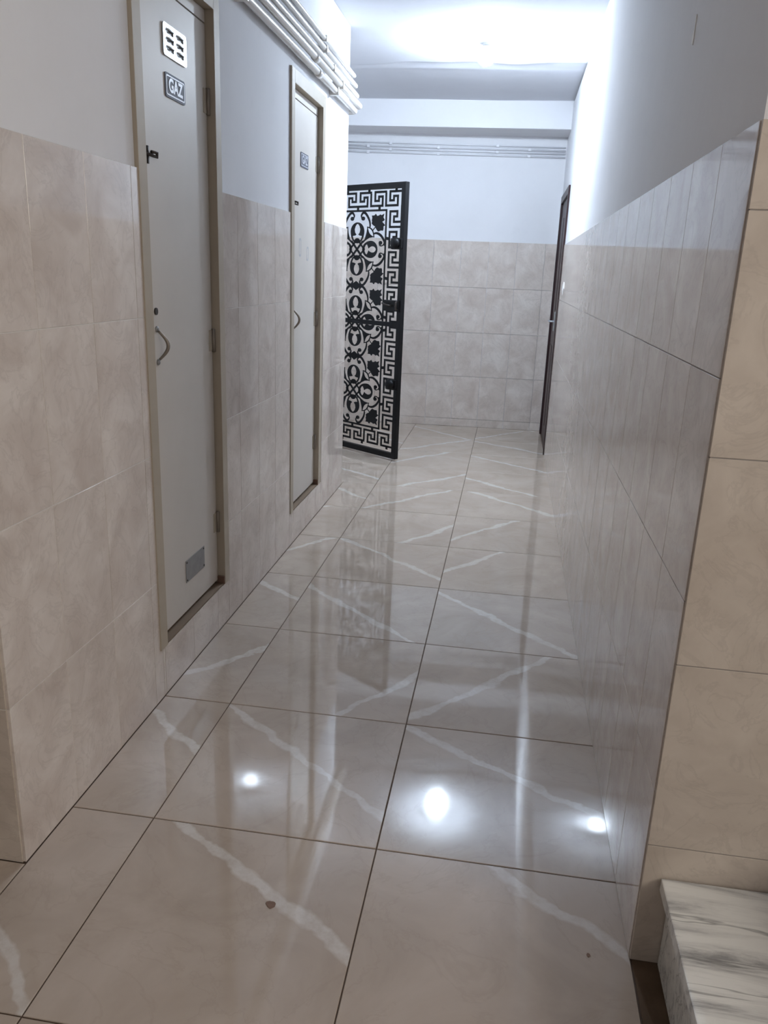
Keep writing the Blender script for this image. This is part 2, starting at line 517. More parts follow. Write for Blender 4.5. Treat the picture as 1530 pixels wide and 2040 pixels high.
# grout beds (thin sheets just behind the tile faces so joints read light)
def bed(parent, name, lst, m=None):
    o = obj(name, boxes(name, lst), m or M_GROUT_W, parent)
    o.matrix_parent_inverse = parent.matrix_basis.inverted()
    return o
e = 0.0013
bed(wall_left, 'grout', [(PL-0.001, XL-e, YN+0.006, D1[0]+0.02, 0, ZT-0.002), (PL-0.001, XL-e, D1[1]+0.001, D2[0]+0.043, 0, ZT-0.002), (PL-0.001, XL-e, D2[1]+0.032, YLE-0.002, 0, ZT-0.002)])
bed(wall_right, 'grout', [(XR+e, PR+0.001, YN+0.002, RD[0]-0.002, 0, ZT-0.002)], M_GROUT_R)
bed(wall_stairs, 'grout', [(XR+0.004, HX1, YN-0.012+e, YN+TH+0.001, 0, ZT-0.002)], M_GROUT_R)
bed(wall_near_left, 'grout', [(HX0, XL-0.008, YN+e, YN+TH+0.001, 0, ZT-0.002)])

# ------------------------------------------------------------------ floor tiles
T6 = 0.6
VEINS = {  # (col,row): (angle deg, offset m)
    (0, 0): (-31.8, 0.086), (-1, 0): (-37.4, 0.044), (0, -1): (-37.7, 0.229), (-1, -1): (-34.3, 0.126),
    (-2, 0): (-40.5, 0.201), (-2, -1): (-43.8, -0.007), (0, 1): (49.2, 0.049), (-1, 1): (53.7, -0.228),
    (0, 2): (-41.9, -0.02), (-1, 2): (-42.0, -0.0615), (-2, 2): (-33.8, 0.182), (-1, 4): (53.8, -0.196),
    (0, 4): (52.9, 0.127), (0, 3): (54.8, 0.19), (-1, 3): (-40, 0.05), (0, 5): (-39, 0.08), (-1, 5): (50, 0.02),
    (0, 6): (-38, -0.12), (-1, 6): (48, -0.10), (0, 7): (-36, 0.02), (-1, 7): (50, 0.1), (0, 8): (-30, 0.06), (-1, 8): (47, 0.0)}
_ft = {}
def floor_tile(i, j, x0, x1, y0, y1):
    cx, cy = (i+0.5)*T6, (j+0.5)*T6
    g = 0.0016
    lx0, lx1, ly0, ly1 = x0-cx+g, x1-cx-g, y0-cy+g, y1-cy-g
    k = tuple(round(v, 3) for v in (lx0, lx1, ly0, ly1))
    if k not in _ft:
        bm = bmesh.new(); c = 0.0012
        v = [bm.verts.new(p) for p in ((lx0,ly0,-0.0012),(lx1,ly0,-0.0012),(lx1,ly1,-0.0012),(lx0,ly1,-0.0012),
                                       (lx0+c,ly0+c,0),(lx1-c,ly0+c,0),(lx1-c,ly1-c,0),(lx0+c,ly1-c,0),
                                       (lx0,ly0,-0.009),(lx1,ly0,-0.009),(lx1,ly1,-0.009),(lx0,ly1,-0.009))]
        bm.faces.new(v[4:8])
        for a in range(4):
            b = (a+1) % 4
            bm.faces.new((v[a], v[b], v[4+b], v[4+a])); bm.faces.new((v[8+a], v[8+b], v[b], v[a]))
        me = me_from_bm(bm, 'floor_tile'); me.materials.append(M_FLOOR)
        _ft[k] = me
    o = bpy.data.objects.new('floor_tile', _ft[k])
    C.objects.link(o); o.parent = floor
    o.location = (cx, cy, random.uniform(-0.0003, 0.0003))
    o.rotation_euler = (random.uniform(-0.0006, 0.0006), random.uniform(-0.0006, 0.0006), 0)
    an, of = VEINS.get((i, j), (random.choice((-38, -42, 50, 53)), random.uniform(-0.2, 0.2)))
    o.color = (an/180.0+0.5, of+0.5, ((i*7+j*13) % 29)/29.0+0.1, 1)

for j in range(-6, 11):
    for i in range(-4, 6):
        x0, x1, y0, y1 = i*T6, (i+1)*T6, j*T6, (j+1)*T6
        rects = []
        # corridor part
        ya, yb = max(y0, YN), min(y1, 6.12)
        if yb-ya > 0.02:
            xlim = XL if ya < YLE-0.01 else -1.442
            xa, xb = max(x0, xlim), min(x1, 0.601)
            if xb-xa > 0.02:
                if ya < YLE < yb and x0 < XL:      # tile broken by the corner of the left wall
                    if x1 > XL: rects.append((max(x0, XL), xb, ya, yb))
                    xa2, xb2 = max(x0, -1.442), min(x1, XL)
                    if xb2-xa2 > 0.02: rects.append((xa2, xb2, YLE, yb))
                else:
                    rects.append((xa, xb, ya, yb))
            elif ya < YLE < yb:
                xa2, xb2 = max(x0, -1.442), min(x1, XL)
                if xb2-xa2 > 0.02: rects.append((xa2, xb2, YLE, yb))
        # hall part
        ya2, yb2 = max(y0, HY0), min(y1, YN)
        if yb2-ya2 > 0.02:
            xa, xb = max(x0, HX0), min(x1, 0.602 if ya2 > -1.75 else HX1)
            if xb-xa > 0.02:
                if rects and xa >= XL-1e-3 and abs(rects[-1][0]-xa) < 1e-3 and abs(rects[-1][1]-xb) < 2e-3:
                    r = rects.pop(); rects.append((xa, xb, ya2, r[3]))      # tile runs through the threshold
                elif rects and xa < XL < xb:
                    r = rects.pop(); rects.append((XL, xb, ya2, r[3])); rects.append((xa, XL, ya2, yb2))
                else:
                    rects.append((xa, xb, ya2, yb2))
        for r in rects: floor_tile(i, j, *r)

# ------------------------------------------------------------------ cupboard doors in the left wall
XD = XL-0.026       # front of the leaf
def text_mesh(s, size, extrude=0.0006):
    cu = bpy.data.curves.new('txt', 'FONT')
    cu.body = s; cu.size = size; cu.extrude = extrude
    cu.align_x = 'CENTER'; cu.align_y = 'CENTER'; cu.offset = size*0.036
    t = bpy.data.objects.new('txt', cu); C.objects.link(t)
    dg = bpy.context.evaluated_depsgraph_get()
    me = bpy.data.meshes.new_from_object(t.evaluated_get(dg))
    bpy.data.objects.remove(t); bpy.data.curves.remove(cu)
    me.materials.clear()
    return me
GAZ_ME = text_mesh('GAZ', 0.052)

def extrude_poly(name, loops, t, plane='xz', smooth=False):
    """2-D loops (outer + holes) -> plate of thickness t. plane 'xz': (a,b)->(a, +-t/2, b)"""
    pts3 = [[Vector((p[0], p[1], 0)) for p in lp] for lp in loops]
    tris = tessellate_polygon(pts3)
    flat = [p for lp in loops for p in lp]
    bm = bmesh.new()
    mk = (lambda p, s: (p[0], s, p[1])) if plane == 'xz' else (lambda p, s: (s, p[0], p[1]))
    fr = [bm.verts.new(mk(p, t/2)) for p in flat]
    bk = [bm.verts.new(mk(p, -t/2)) for p in flat]
    for a, b, c in tris:
        try:
            bm.faces.new((fr[a], fr[b], fr[c])); bm.faces.new((bk[c], bk[b], bk[a]))
        except ValueError: pass
    i0 = 0
    for lp in loops:
        n = len(lp)
        for i in range(n):
            j = (i+1) % n
            try: bm.faces.new((fr[i0+i], fr[i0+j], bk[i0+j], bk[i0+i]))
            except ValueError: pass
        i0 += n
    return me_from_bm(bm, name)

def rrect(x0, x1, z0, z1, r, n=4):
    pts = []
    for cx, cz, a in ((x1-r, z1-r, 0), (x0+r, z1-r, 90), (x0+r, z0+r, 180), (x1-r, z0+r, 270)):
        pts += arc((cx, cz), r, math.radians(a), math.radians(a+90), n)
    return pts

def cupboard_door(y0, y1, label, has_vents, lz=0.0):
    """frame + leaf; y0..y1 outer width of the frame"""
    root = empty('cupboard_door', (XL, (y0+y1)/2, DZ0))
    tag(root, label, 'door', 'meter cupboard doors in the left wall')
    yc = (y0+y1)/2
    def P(name, me, m, parent=None):
        o = obj(name, me, m, parent if parent is not None else root)
        if parent is None: o.location = (-XL, -yc, -DZ0)
        return o
    a, b = y0+0.001, y1-0.001
    i0, i1 = y0+0.055, y1-0.055
    ft = XL+0.004          # frame face
    zt = DZ1-0.001
    P('frame_jamb', boxes('jamb', [(-0.99, ft, a, i0, DZ0+0.001, zt)], 0.002), M_FRAME)
    P('frame_jamb', boxes('jamb', [(-0.99, ft, i1, b, DZ0+0.001, zt)], 0.002), M_FRAME)
    P('frame_head', boxes('head', [(-0.99, ft, i0, i1, zt-0.06, zt)], 0.002), M_FRAME)
    P('sill_gap_shade', boxes('sill', [(-0.99, XL-0.001, i0, i1, DZ0+0.001, DZ0+0.006)]), M_REVEAL)  # dark strip added so the gap under the leaf looks shaded
    P('frame_rebate', boxes('rebate', [(-0.99, XD-0.02, i0, i1, DZ0+0.001, zt-0.06)]), M_REVEAL)
    # leaf: slightly out of plumb, wider gap at foot on the latch side
    l1, zb, ztp = i1-0.004, DZ0+0.018, zt-0.062
    ztl = ztp-0.042
    leafm = bmesh.new()
    vs = [(XD, i0+0.064, zb), (XD, l1, zb), (XD, l1, ztl), (XD, i0+0.048, ztl)]
    fv = [leafm.verts.new(p) for p in vs]; bv = [leafm.verts.new((p[0]-0.018, p[1], p[2])) for p in vs]
    leafm.faces.new(fv); leafm.faces.new(bv[::-1])
    for i in range(4): leafm.faces.new((fv[i], fv[(i+1) % 4], bv[(i+1) % 4], bv[i]))
    bmesh.ops.bevel(leafm, geom=list(leafm.edges), offset=0.0015, segments=1, affect='EDGES')
    leaf = P('door_leaf', me_from_bm(leafm, 'door_leaf'), M_DOOR)
    P('transom_strip', boxes('transom', [(XD-0.018, XD, i0+0.03, l1, ztl+0.004, ztp)], 0.0012), M_DOOR)
    L = i0+0.06
    def S(name, me, m):      # sub-part of the leaf, in world-like coords
        return obj(name, me, m, leaf)
    # hinges on the far jamb
    for hz in (1.945, 1.145, 0.44):
        yy = i1-0.006
        kn = tube('hinge', [(XD+0.006, yy, hz-0.042), (XD+0.006, yy, hz+0.042)], 0.007, 10)
        h = P('hinge', kn, M_HINGE)
        pl = obj('hinge_plate', boxes('hinge_plate', [(XD, XD+0.0025, yy-0.03, yy, hz-0.038, hz+0.038)], 0.0006), M_FRAME, h)
    # keyhole escutcheon
    key = extrude_poly('keyhole', [arc((0, 0), 0.011, 0, 2*math.pi-0.3, 14)], 0.004, 'yz')
    o = S('keyhole', key, M_DARKMET); o.location = (XD+0.002, L+0.02, 1.268)
    # bow handle
    hy = L+0.022
    pts = []
    for k in range(15):
        t = k/14
        z = 1.208-0.088*t
        pts.append((XD+0.006+0.027*math.sin(math.pi*t), hy+0.008*math.sin(math.pi*t), z))
    h = S('handle', tube('handle', pts, [0.0038+0.0022*math.sin(math.pi*k/14) for k in range(15)], 10), M_HINGE)
    for zz in (1.214, 1.112):
        bs = lathe('handle_base', [(0, 0.006), (0.006, 0.006), (0.009, 0.003), (0.010, 0.0), (0, 0)], 16)
        q = obj('handle_foot', bs, M_GALV, leaf); q.location = (XD, hy, zz); q.rotation_euler = (0, HALF, 0)
    # hook latch across jamb and leaf
    zl = 1.715; L -= 0.018
    lt = P('latch', boxes('latch', [(XD, XD+0.004, L-0.006, L+0.030, zl+0.010, zl+0.022), (XD, XD+0.004, L-0.004, L+0.032, zl-0.026, zl-0.014),
                                    (XD+0.002, XD+0.007, L-0.004, L+0.006, zl-0.026, zl+0.022), (XD+0.002, XD+0.007, L+0.018, L+0.026, zl-0.026, zl+0.022)], 0.001), M_DARKMET)
    obj('latch_bolt', tube('latch_bolt', [(XD+0.012, L-0.03, zl-0.001), (XD+0.012, L+0.034, zl-0.003), (XD+0.020, L+0.05, zl-0.006), (XD+0.020, L+0.052, zl+0.006), (XD+0.012, L+0.03, zl+0.006)], 0.005, 8), M_DARKMET, lt)
    L += 0.018
    # GAZ sign
    sy0, sy1, sz0, sz1 = (y0+0.268, y0+0.420, 1.896, 1.964)
    sg = S('sign_plate', extrude_poly('sign', [rrect(sy0, sy1, sz0, sz1, 0.008)], 0.003, 'yz'), M_SIGN); sg.location.x = XD+0.0015
    bd = obj('sign_border', extrude_poly('sign_border', [rrect(sy0+0.006, sy1-0.006, sz0+0.006, sz1-0.006, 0.006), rrect(sy0+0.010, sy1-0.010, sz0+0.010, sz1-0.010, 0.005)[::-1]], 0.0008, 'yz'), M_SIGNL, sg)
    bd.location.x = 0.0019
    tx = obj('sign_lettering', GAZ_ME, M_SIGNL, sg)
    tx.location = (0.0019, (sy0+sy1)/2, (sz0+sz1)/2)
    tx.rotation_euler = (HALF, 0, HALF)
    if has_vents:
        # stainless louvre plate
        vy0, vy1, vz0, vz1 = y0+0.262, y0+0.438, 2.008, 2.096
        slots = []
        for cy in (vy0+0.050, vy0+0.126):
            for k in range(3):
                cz = vz0+0.021+k*0.023
                slots.append(rrect(cy-0.027, cy+0.027, cz-0.0065, cz+0.0065, 0.006)[::-1])
        pl = S('vent_plate', extrude_poly('vent', [rrect(vy0, vy1, vz0, vz1, 0.010)]+slots, 0.003, 'yz'), M_STEEL)
        pl.location.x = XD+0.003
        bk = obj('vent_back', boxes('vent_back', [(-0.0028, -0.0020, vy0+0.012, vy1-0.012, vz0+0.008, vz1-0.008)]), M_GALV, pl)
        for cy in (vy0+0.050, vy0+0.126):
            for k in range(3):
                cz = vz0+0.021+k*0.023
                obj('louvre', tube('louvre', [(0.0005, cy-0.027, cz+0.006), (0.006, cy-0.015, cz+0.005), (0.006, cy+0.015, cz+0.005), (0.0005, cy+0.027, cz+0.006)], 0.0026, 6), M_STEEL, pl)
        # lower galvanised plate with four screws
        gy0, gy1, gz0, gz1 = y0+0.295, y0+0.474, 0.302, 0.386
        gp = S('lower_plate', boxes('lower_plate', [(XD, XD+0.0022, gy0, gy1, gz0, gz1)], 0.0006), M_GALV)
        for yy in (gy0+0.008, gy1-0.008):
            for zz in (gz0+0.008, gz1-0.008):
                sc_ = obj('screw', lathe('screw', [(0, 0.0022), (0.003, 0.0016), (0.004, 0), (0, 0)], 10), M_DARKMET, gp)
                sc_.location = (XD+0.0022, yy, zz); sc_.rotation_euler = (0, HALF, 0)
    else:
        # worn grey print left on the paint
        for k in range(4):
            lp = rrect(y0+0.255+k*0.052, y0+0.295+k*0.052, 1.470-0.006*k, 1.560-0.012*k, 0.012)
            inn = rrect(y0+0.262+k*0.052, y0+0.288+k*0.052, 1.480-0.006*k, 1.550-0.012*k, 0.010)[::-1]
            if k in (0, 3):
                s_ = S('worn_print', extrude_poly('smudge', [lp, inn], 0.0006, 'yz'), M_DOORWORN); s_.location.x = XD+0.0002
    # brown dirt at the foot of the hinge jamb
    dr = P('foot_stain', boxes('stain', [(XD+0.0005, ft-0.001, i1-0.010, i1-0.001, DZ0+0.002, DZ0+0.035)], 0.001), M_RUST)
    return root
M_DOORWORN = plain('worn_print_grey', (0.47, 0.46, 0.47), 0.6, var=0.15)
cupboard_door(D1[0], D1[1], 'cream cupboard door marked GAZ nearest the camera, with steel vent and lower grey plate', True)
cupboard_door(D2[0], D2[1], 'cream cupboard door marked GAZ farther along, beside the iron gate, without vent plate', False)

# ------------------------------------------------------------------ pipes on the left wall
def pipe_run(z, r, xoff, yend, label, clips):
    root = empty('wall_pipe', (XL, 1.8, z))
    tag(root, label, 'pipe', 'white pipes under the ceiling on the left wall')
    x = PL+xoff
    R_ = 0.03
    pts = [(x, YN+0.05, z), (x, 1.0, z), (x, 2.2, z+0.003), (x, yend-R_, z+0.002)]
    pts += [(x-R_*(1-math.cos(a)), yend-R_+R_*math.sin(a), z+0.002) for a in [math.radians(d) for d in (15, 30, 45, 60, 75, 90)]]
    pts += [(-1.40, yend, z+0.002)]
    o = obj('pipe_length', tube('pipe', pts, r, 14), M_PIPE, root); o.location = (-XL, -1.8, -z)
    for y, kind in clips:
        if kind == 'c':
            q = obj('coupling', tube('coupling', [(x, y-0.03, z+0.001), (x, y+0.03, z+0.001)], r*1.16, 14), M_PIPE, root)
        else:
            q = obj('clip', boxes('clip', [(PL-0.001, x+r*1.25, y-0.012, y+0.012, z-r*1.3, z+r*1.3)], 0.003), M_PIPE, root)
        q.location = (-XL, -1.8, -z)
    return root
pipe_run(2.342, 0.0165, 0.030, 3.600, 'lowest and thickest white pipe on left wall above the cupboard doors', [(1.45, 'k'), (2.62, 'c'), (3.02, 'k')])
pipe_run(2.388, 0.0165, 0.040, 3.705, 'second white pipe from the bottom of the pipe bundle, reaching farthest past corner', [(2.52, 'c'), (3.10, 'k')])
pipe_run(2.432, 0.0140, 0.034, 3.640, 'middle white pipe of the five on the left wall', [(1.30, 'k'), (2.92, 'k')])
pipe_run(2.482, 0.0130, 0.030, 3.615, 'second white pipe from the top of the five on the left wall', [(2.75, 'k')])
pipe_run(2.535, 0.0115, 0.022, 3.600, 'topmost and thinnest white pipe of the five on the left wall', [(2.78, 'k')])

# thin pipes on the far wall
names = ['topmost thin white pipe along the far wall below the beam', 'second thin white pipe from the top on the far wall',
         'third thin white pipe from the top on the far wall', 'lowest thin white pipe along the far wall']
for k, z in enumerate((2.515, 2.488, 2.464, 2.436)):
    root = empty('wall_pipe', (0, 6.03, z)); root.rotation_euler = (0, 0, ROTF)
    tag(root, names[k], 'pipe', 'thin pipes on the far wall')
    r = 0.0075 if k else 0.006
    obj('pipe_length', tube('pipe', [(-1.40, -0.004+TH-r, 0.004), (-0.4, -0.004+TH-r, 0.0), (0.592, -0.004+TH-r, -0.004)], r, 10), M_PIPEW, root)
    for cx in ((-1.15, -0.52, 0.28) if k in (1, 3) else (-0.95, 0.0)):
        obj('clip', boxes('clip', [(cx-0.012, cx+0.012, -0.012, TH+0.001, -0.011, 0.011)], 0.002), M_PIPEW, root)

# ------------------------------------------------------------------ ceiling lamp
lx, ly = -0.045, 3.85
root = empty('ceiling_lamp', (lx, ly, ZC))
tag(root, 'bright bare round bulb in a white holder on the corridor ceiling', 'lamp')
obj('ceiling_rose', lathe('rose', [(0, 0.006), (0.052, 0.006), (0.052, -0.006), (0.045, -0.014), (0.026, -0.018), (0, -0.018)], 28), M_SOCKET, root)
obj('bulb_holder', lathe('holder', [(0.030, -0.016), (0.028, -0.024), (0.022, -0.026), (0, -0.026)], 24), M_SOCKET, root)
R = 0.058
cz = -0.026-R*0.90
pt = lambda deg: (R*math.sin(math.radians(deg)), cz+R*math.cos(math.radians(deg)))
collar = obj('added_bulb_collar', lathe('added_bulb_collar', [(0.014, -0.022), (0.020, -0.026)]+[pt(d) for d in range(26, 75, 4)], 28), M_SOCKET, root)  # opaque collar added to cut the bulb's light on the ceiling
obj('bulb', lathe('bulb', [pt(d) for d in range(74, 180, 6)]+[(0, cz-R)], 28), M_BULB, root)

# ------------------------------------------------------------------ iron gate
GA = (-0.5654, 4.3291)
GU = (-0.81004, 0.58637)
gate = empty('iron_gate', (GA[0], GA[1], 0.0), math.atan2(GU[1], GU[0]))
tag(gate, 'black openwork iron gate with key-pattern border and leaf scrolls, standing ajar', 'gate')
GT = 0.004           # plate thickness
ZM = 1.0365          # mirror line
def gpart(name, me, dy=0.0, parent=None, m=None):
    o = obj(name, me, m or M_BLACK, parent or gate)
    o.location = (0, dy, 0)
    return o
W0, W1, Z0, Z1 = -0.004, 1.004, 0.018, 2.030
gpart('stile', boxes('stile', [(W0, 0.036, -0.022, 0.018, Z0, Z1)], 0.003))
gpart('stile', boxes('stile', [(0.964, W1, -0.022, 0.018, Z0, Z1)], 0.003))
gpart('top_rail', boxes('rail', [(0.036, 0.964, -0.020, 0.016, 1.990, Z1)], 0.003))
gpart('bottom_rail', boxes('rail', [(0.036, 0.964, -0.020, 0.016, Z0, 0.060)], 0.003))
gpart('lock_rail', boxes('rail', [(0.036, 0.964, -0.016, 0.012, 1.020, 1.053)], 0.002))

def strip(pts, wd, closed=False):
    """outline polygon of a mitred polyline"""
    n = len(pts)
    L_, R_ = [], []
    P = [Vector(p) for p in pts]
    ws = wd if isinstance(wd, (list, tuple)) else [wd]*n
    for i in range(n):
        d0 = (P[i]-P[i-1]).normalized() if i > 0 else None
        d1 = (P[i+1]-P[i]).normalized() if i < n-1 else None
        if d0 is None: d0 = d1
        if d1 is None: d1 = d0
        n0, n1 = Vector((-d0.y, d0.x)), Vector((-d1.y, d1.x))
        mt = (n0+n1)
        if mt.length < 1e-6: mt = n0
        mt.normalize()
        k = ws[i]/2/max(0.35, mt.dot(n0))
        L_.append(tuple(P[i]+mt*k)); R_.append(tuple(P[i]-mt*k))
    return L_, R_

def strip_mesh(name, pts, wd, t=GT, fx=1, fz=1):
    L_, R_ = strip(pts, wd)
    bm = bmesh.new()
    A = [(bm.verts.new((l[0], t/2, l[1])), bm.verts.new((r[0], t/2, r[1])), bm.verts.new((r[0], -t/2, r[1])), bm.verts.new((l[0], -t/2, l[1]))) for l, r in zip(L_, R_)]
    for a, b in zip(A, A[1:]):
        for i in range(4):
            j = (i+1) % 4
            bm.faces.new((a[i], b[i], b[j], a[j]))
    bm.faces.new(A[0]); bm.faces.new(A[-1][::-1])
    return me_from_bm(bm, name)

def catmull(pts, n=6):
    P = [Vector(p) for p in pts]
    P = [P[0]*2-P[1]]+P+[P[-1]*2-P[-2]]
    out = []
    for i in range(1, len(P)-2):
        for k in range(n):
            t = k/n
            a, b, c, d = P[i-1], P[i], P[i+1], P[i+2]
            out.append(tuple(0.5*((2*b)+(c-a)*t+(2*a-5*b+4*c-d)*t*t+(3*b-a-3*c+d)*t**3)))
    out.append(tuple(P[-2]))
    return out

def mirrored(fn):
    """call fn(mx, mz) for the four mirror images; mx maps s, mz maps z"""
    for hx in (0, 1):
        for hz in (0, 1):
            fn((lambda s, h=hx: 1.0-s if h else s), (lambda z, h=hz: 2*ZM-z if h else z))

LW = 0.0160
# inner border of the scroll panel
for pts in ([(0.197, 0.228-0.006), (0.197, 1.845+0.006)], [(0.803, 0.222), (0.803, 1.851)], [(0.190, 1.845), (0.810, 1.845)], [(0.190, 0.228), (0.810, 0.228)]):
    gpart('panel_border', strip_mesh('panel_border', pts, 0.014))

# --- key pattern on the stiles: a measured from the panel border towards the stile
BA = 0.190
def a2s(a): return BA - a
def side_keys(mx, mz):
    kb = [1.728-0.141*k for k in range(6)]           # bottom lines of the keys
    for n_, zb in enumerate(kb):
        h = 0.141
        key = [(0.163, 0), (0.0325, 0), (0.0325, 0.107), (0.104, 0.107), (0.104, 0.0717), (0.072, 0.0717), (0.072, 0.035), (0.148, 0.035)]
        pts = [(mx(a2s(a)), mz(max(zb+v, 1.04))) for a, v in key]
        if zb < 1.04:       # cut by the lock rail
            pts = [(mx(a2s(a)), mz(zb+v)) for a, v in key[2:]]
            pts = [(pts[0][0], mz(1.045))] + pts
            pts = [p for p in pts]
        gpart('meander_key', strip_mesh('meander_key', pts, LW))
        # solid margin next to the stile
        lo, hi = zb+0.030, zb+0.147
        lo = max(lo, 1.045)
        gpart('meander_margin', boxes('margin', [(min(mx(a2s(0.139)), mx(0.030)), max(mx(a2s(0.139)), mx(0.030)), -GT/2, GT/2, min(mz(lo), mz(hi)), max(mz(lo), mz(hi)))]))
    for zg in (1.648, 1.366, 1.084):
        gpart('meander_bridge', strip_mesh('bridge', [(mx(0.195), mz(zg+0.003)), (mx(a2s(0.034)), mz(zg-0.003))], 0.021))
mirrored(side_keys)

# --- key pattern on the top and bottom bands
KEY1 = [(0.030, 1.971), (0.164, 1.971), (0.164, 1.910), (0.126, 1.910), (0.126, 1.939), (0.086, 1.939), (0.086, 1.876), (0.205, 1.876), (0.205, 1.964)]
KEY2 = [(0.199, 1.971), (0.318, 1.971), (0.318, 1.910), (0.279, 1.910), (0.279, 1.939), (0.240, 1.939), (0.240, 1.876), (0.361, 1.876), (0.361, 1.962)]
KEY3 = [(0.355, 1.969), (0.476, 1.969), (0.476, 1.910), (0.435, 1.910), (0.435, 1.937), (0.399, 1.937), (0.399, 1.875), (0.502, 1.875)]
def band_keys(mx, mz):
    for K in (KEY1, KEY2, KEY3):
        gpart('meander_key', strip_mesh('meander_key', [(mx(a), mz(b)) for a, b in K], LW))
    for a, b0, b1 in ((0.383, 1.965, 1.995), (0.103, 1.968, 1.995), (0.270, 1.842, 1.880)):
        gpart('meander_bridge', strip_mesh('bridge', [(mx(a), mz(b0)), (mx(a), mz(b1))], 0.021))
    gpart('meander_margin', boxes('margin', [(min(mx(0.030), mx(0.047)), max(mx(0.030), mx(0.047)), -GT/2, GT/2, min(mz(1.868), mz(1.978)), max(mz(1.868), mz(1.978)))]))
mirrored(band_keys)
for zz in (1.860, 2*ZM-1.860):
    gpart('meander_bridge', strip_mesh('bridge', [(0.5, zz-0.018), (0.5, zz+0.018)], 0.021))

# --- scroll panel: three mirrored modules
LEAF = [(0.153, 0.240), (0.180, 0.240), (0.194, 0.251), (0.207, 0.236), (0.228, 0.239), (0.240, 0.246), (0.256, 0.240), (0.281, 0.250), (0.272, 0.226), (0.287, 0.207),
        (0.274, 0.200), (0.262, 0.195), (0.278, 0.182), (0.294, 0.170), (0.276, 0.162), (0.277, 0.146), (0.272, 0.132), (0.250, 0.134), (0.224, 0.127), (0.210, 0.137), (0.201, 0.147), (0.190, 0.162), (0.168, 0.172), (0.152, 0.184), (0.158, 0.196), (0.154, 0.206), (0.158, 0.224)]
def ell(cx, cz, rx, rz, n=14):
    return [(cx+rx*math.cos(2*math.pi*k/n), cz+rz*math.sin(2*math.pi*k/n)) for k in range(n)]
def lens(p, q, hw, n=8):
    p, q = Vector(p), Vector(q); d = q-p; nn = Vector((-d.y, d.x)).normalized()
    A = [p+d*(k/n)+nn*hw*math.sin(math.pi*k/n) for k in range(n)]
    B = [q-d*(k/n)-nn*hw*math.sin(math.pi*k/n) for k in range(n)]
    return [tuple(v) for v in A+B]
HEAD = [(0, 0.184), (0.012, 0.179), (0.026, 0.166), (0.035, 0.144), (0.029, 0.121), (0.012, 0.106), (0.028, 0.099), (0.057, 0.096), (0.051, 0.081), (0.037, 0.064), (0.016, 0.079)]
HEAD = [(x*0.92, z) for x, z in HEAD]
HOLE_V = HEAD + [(0, 0.081)] + [(-x, z) for x, z in HEAD[:0:-1]]
OV_V = [(0.074*math.cos(a), 0.128+(0.066 if math.sin(a) > 0 else 0.086)*math.sin(a)) for a in [2*math.pi*k/28 for k in range(28)]]
HS = [(0.207, 0), (0.200, 0.013), (0.186, 0.023), (0.164, 0.026), (0.142, 0.019), (0.126, 0.008), (0.121, 0.022), (0.108, 0.043), (0.091, 0.032), (0.082, 0.012)]
HS = [(x, z*0.88) for x, z in HS]
HOLE_H = HS + [(0.087, 0)] + [(x, -z) for x, z in HS[:0:-1]]
OV_H = [(0.150+(0.071 if math.cos(a) > 0 else 0.092)*math.cos(a), 0.062*math.sin(a)) for a in [2*math.pi*k/28 for k in range(28)]]
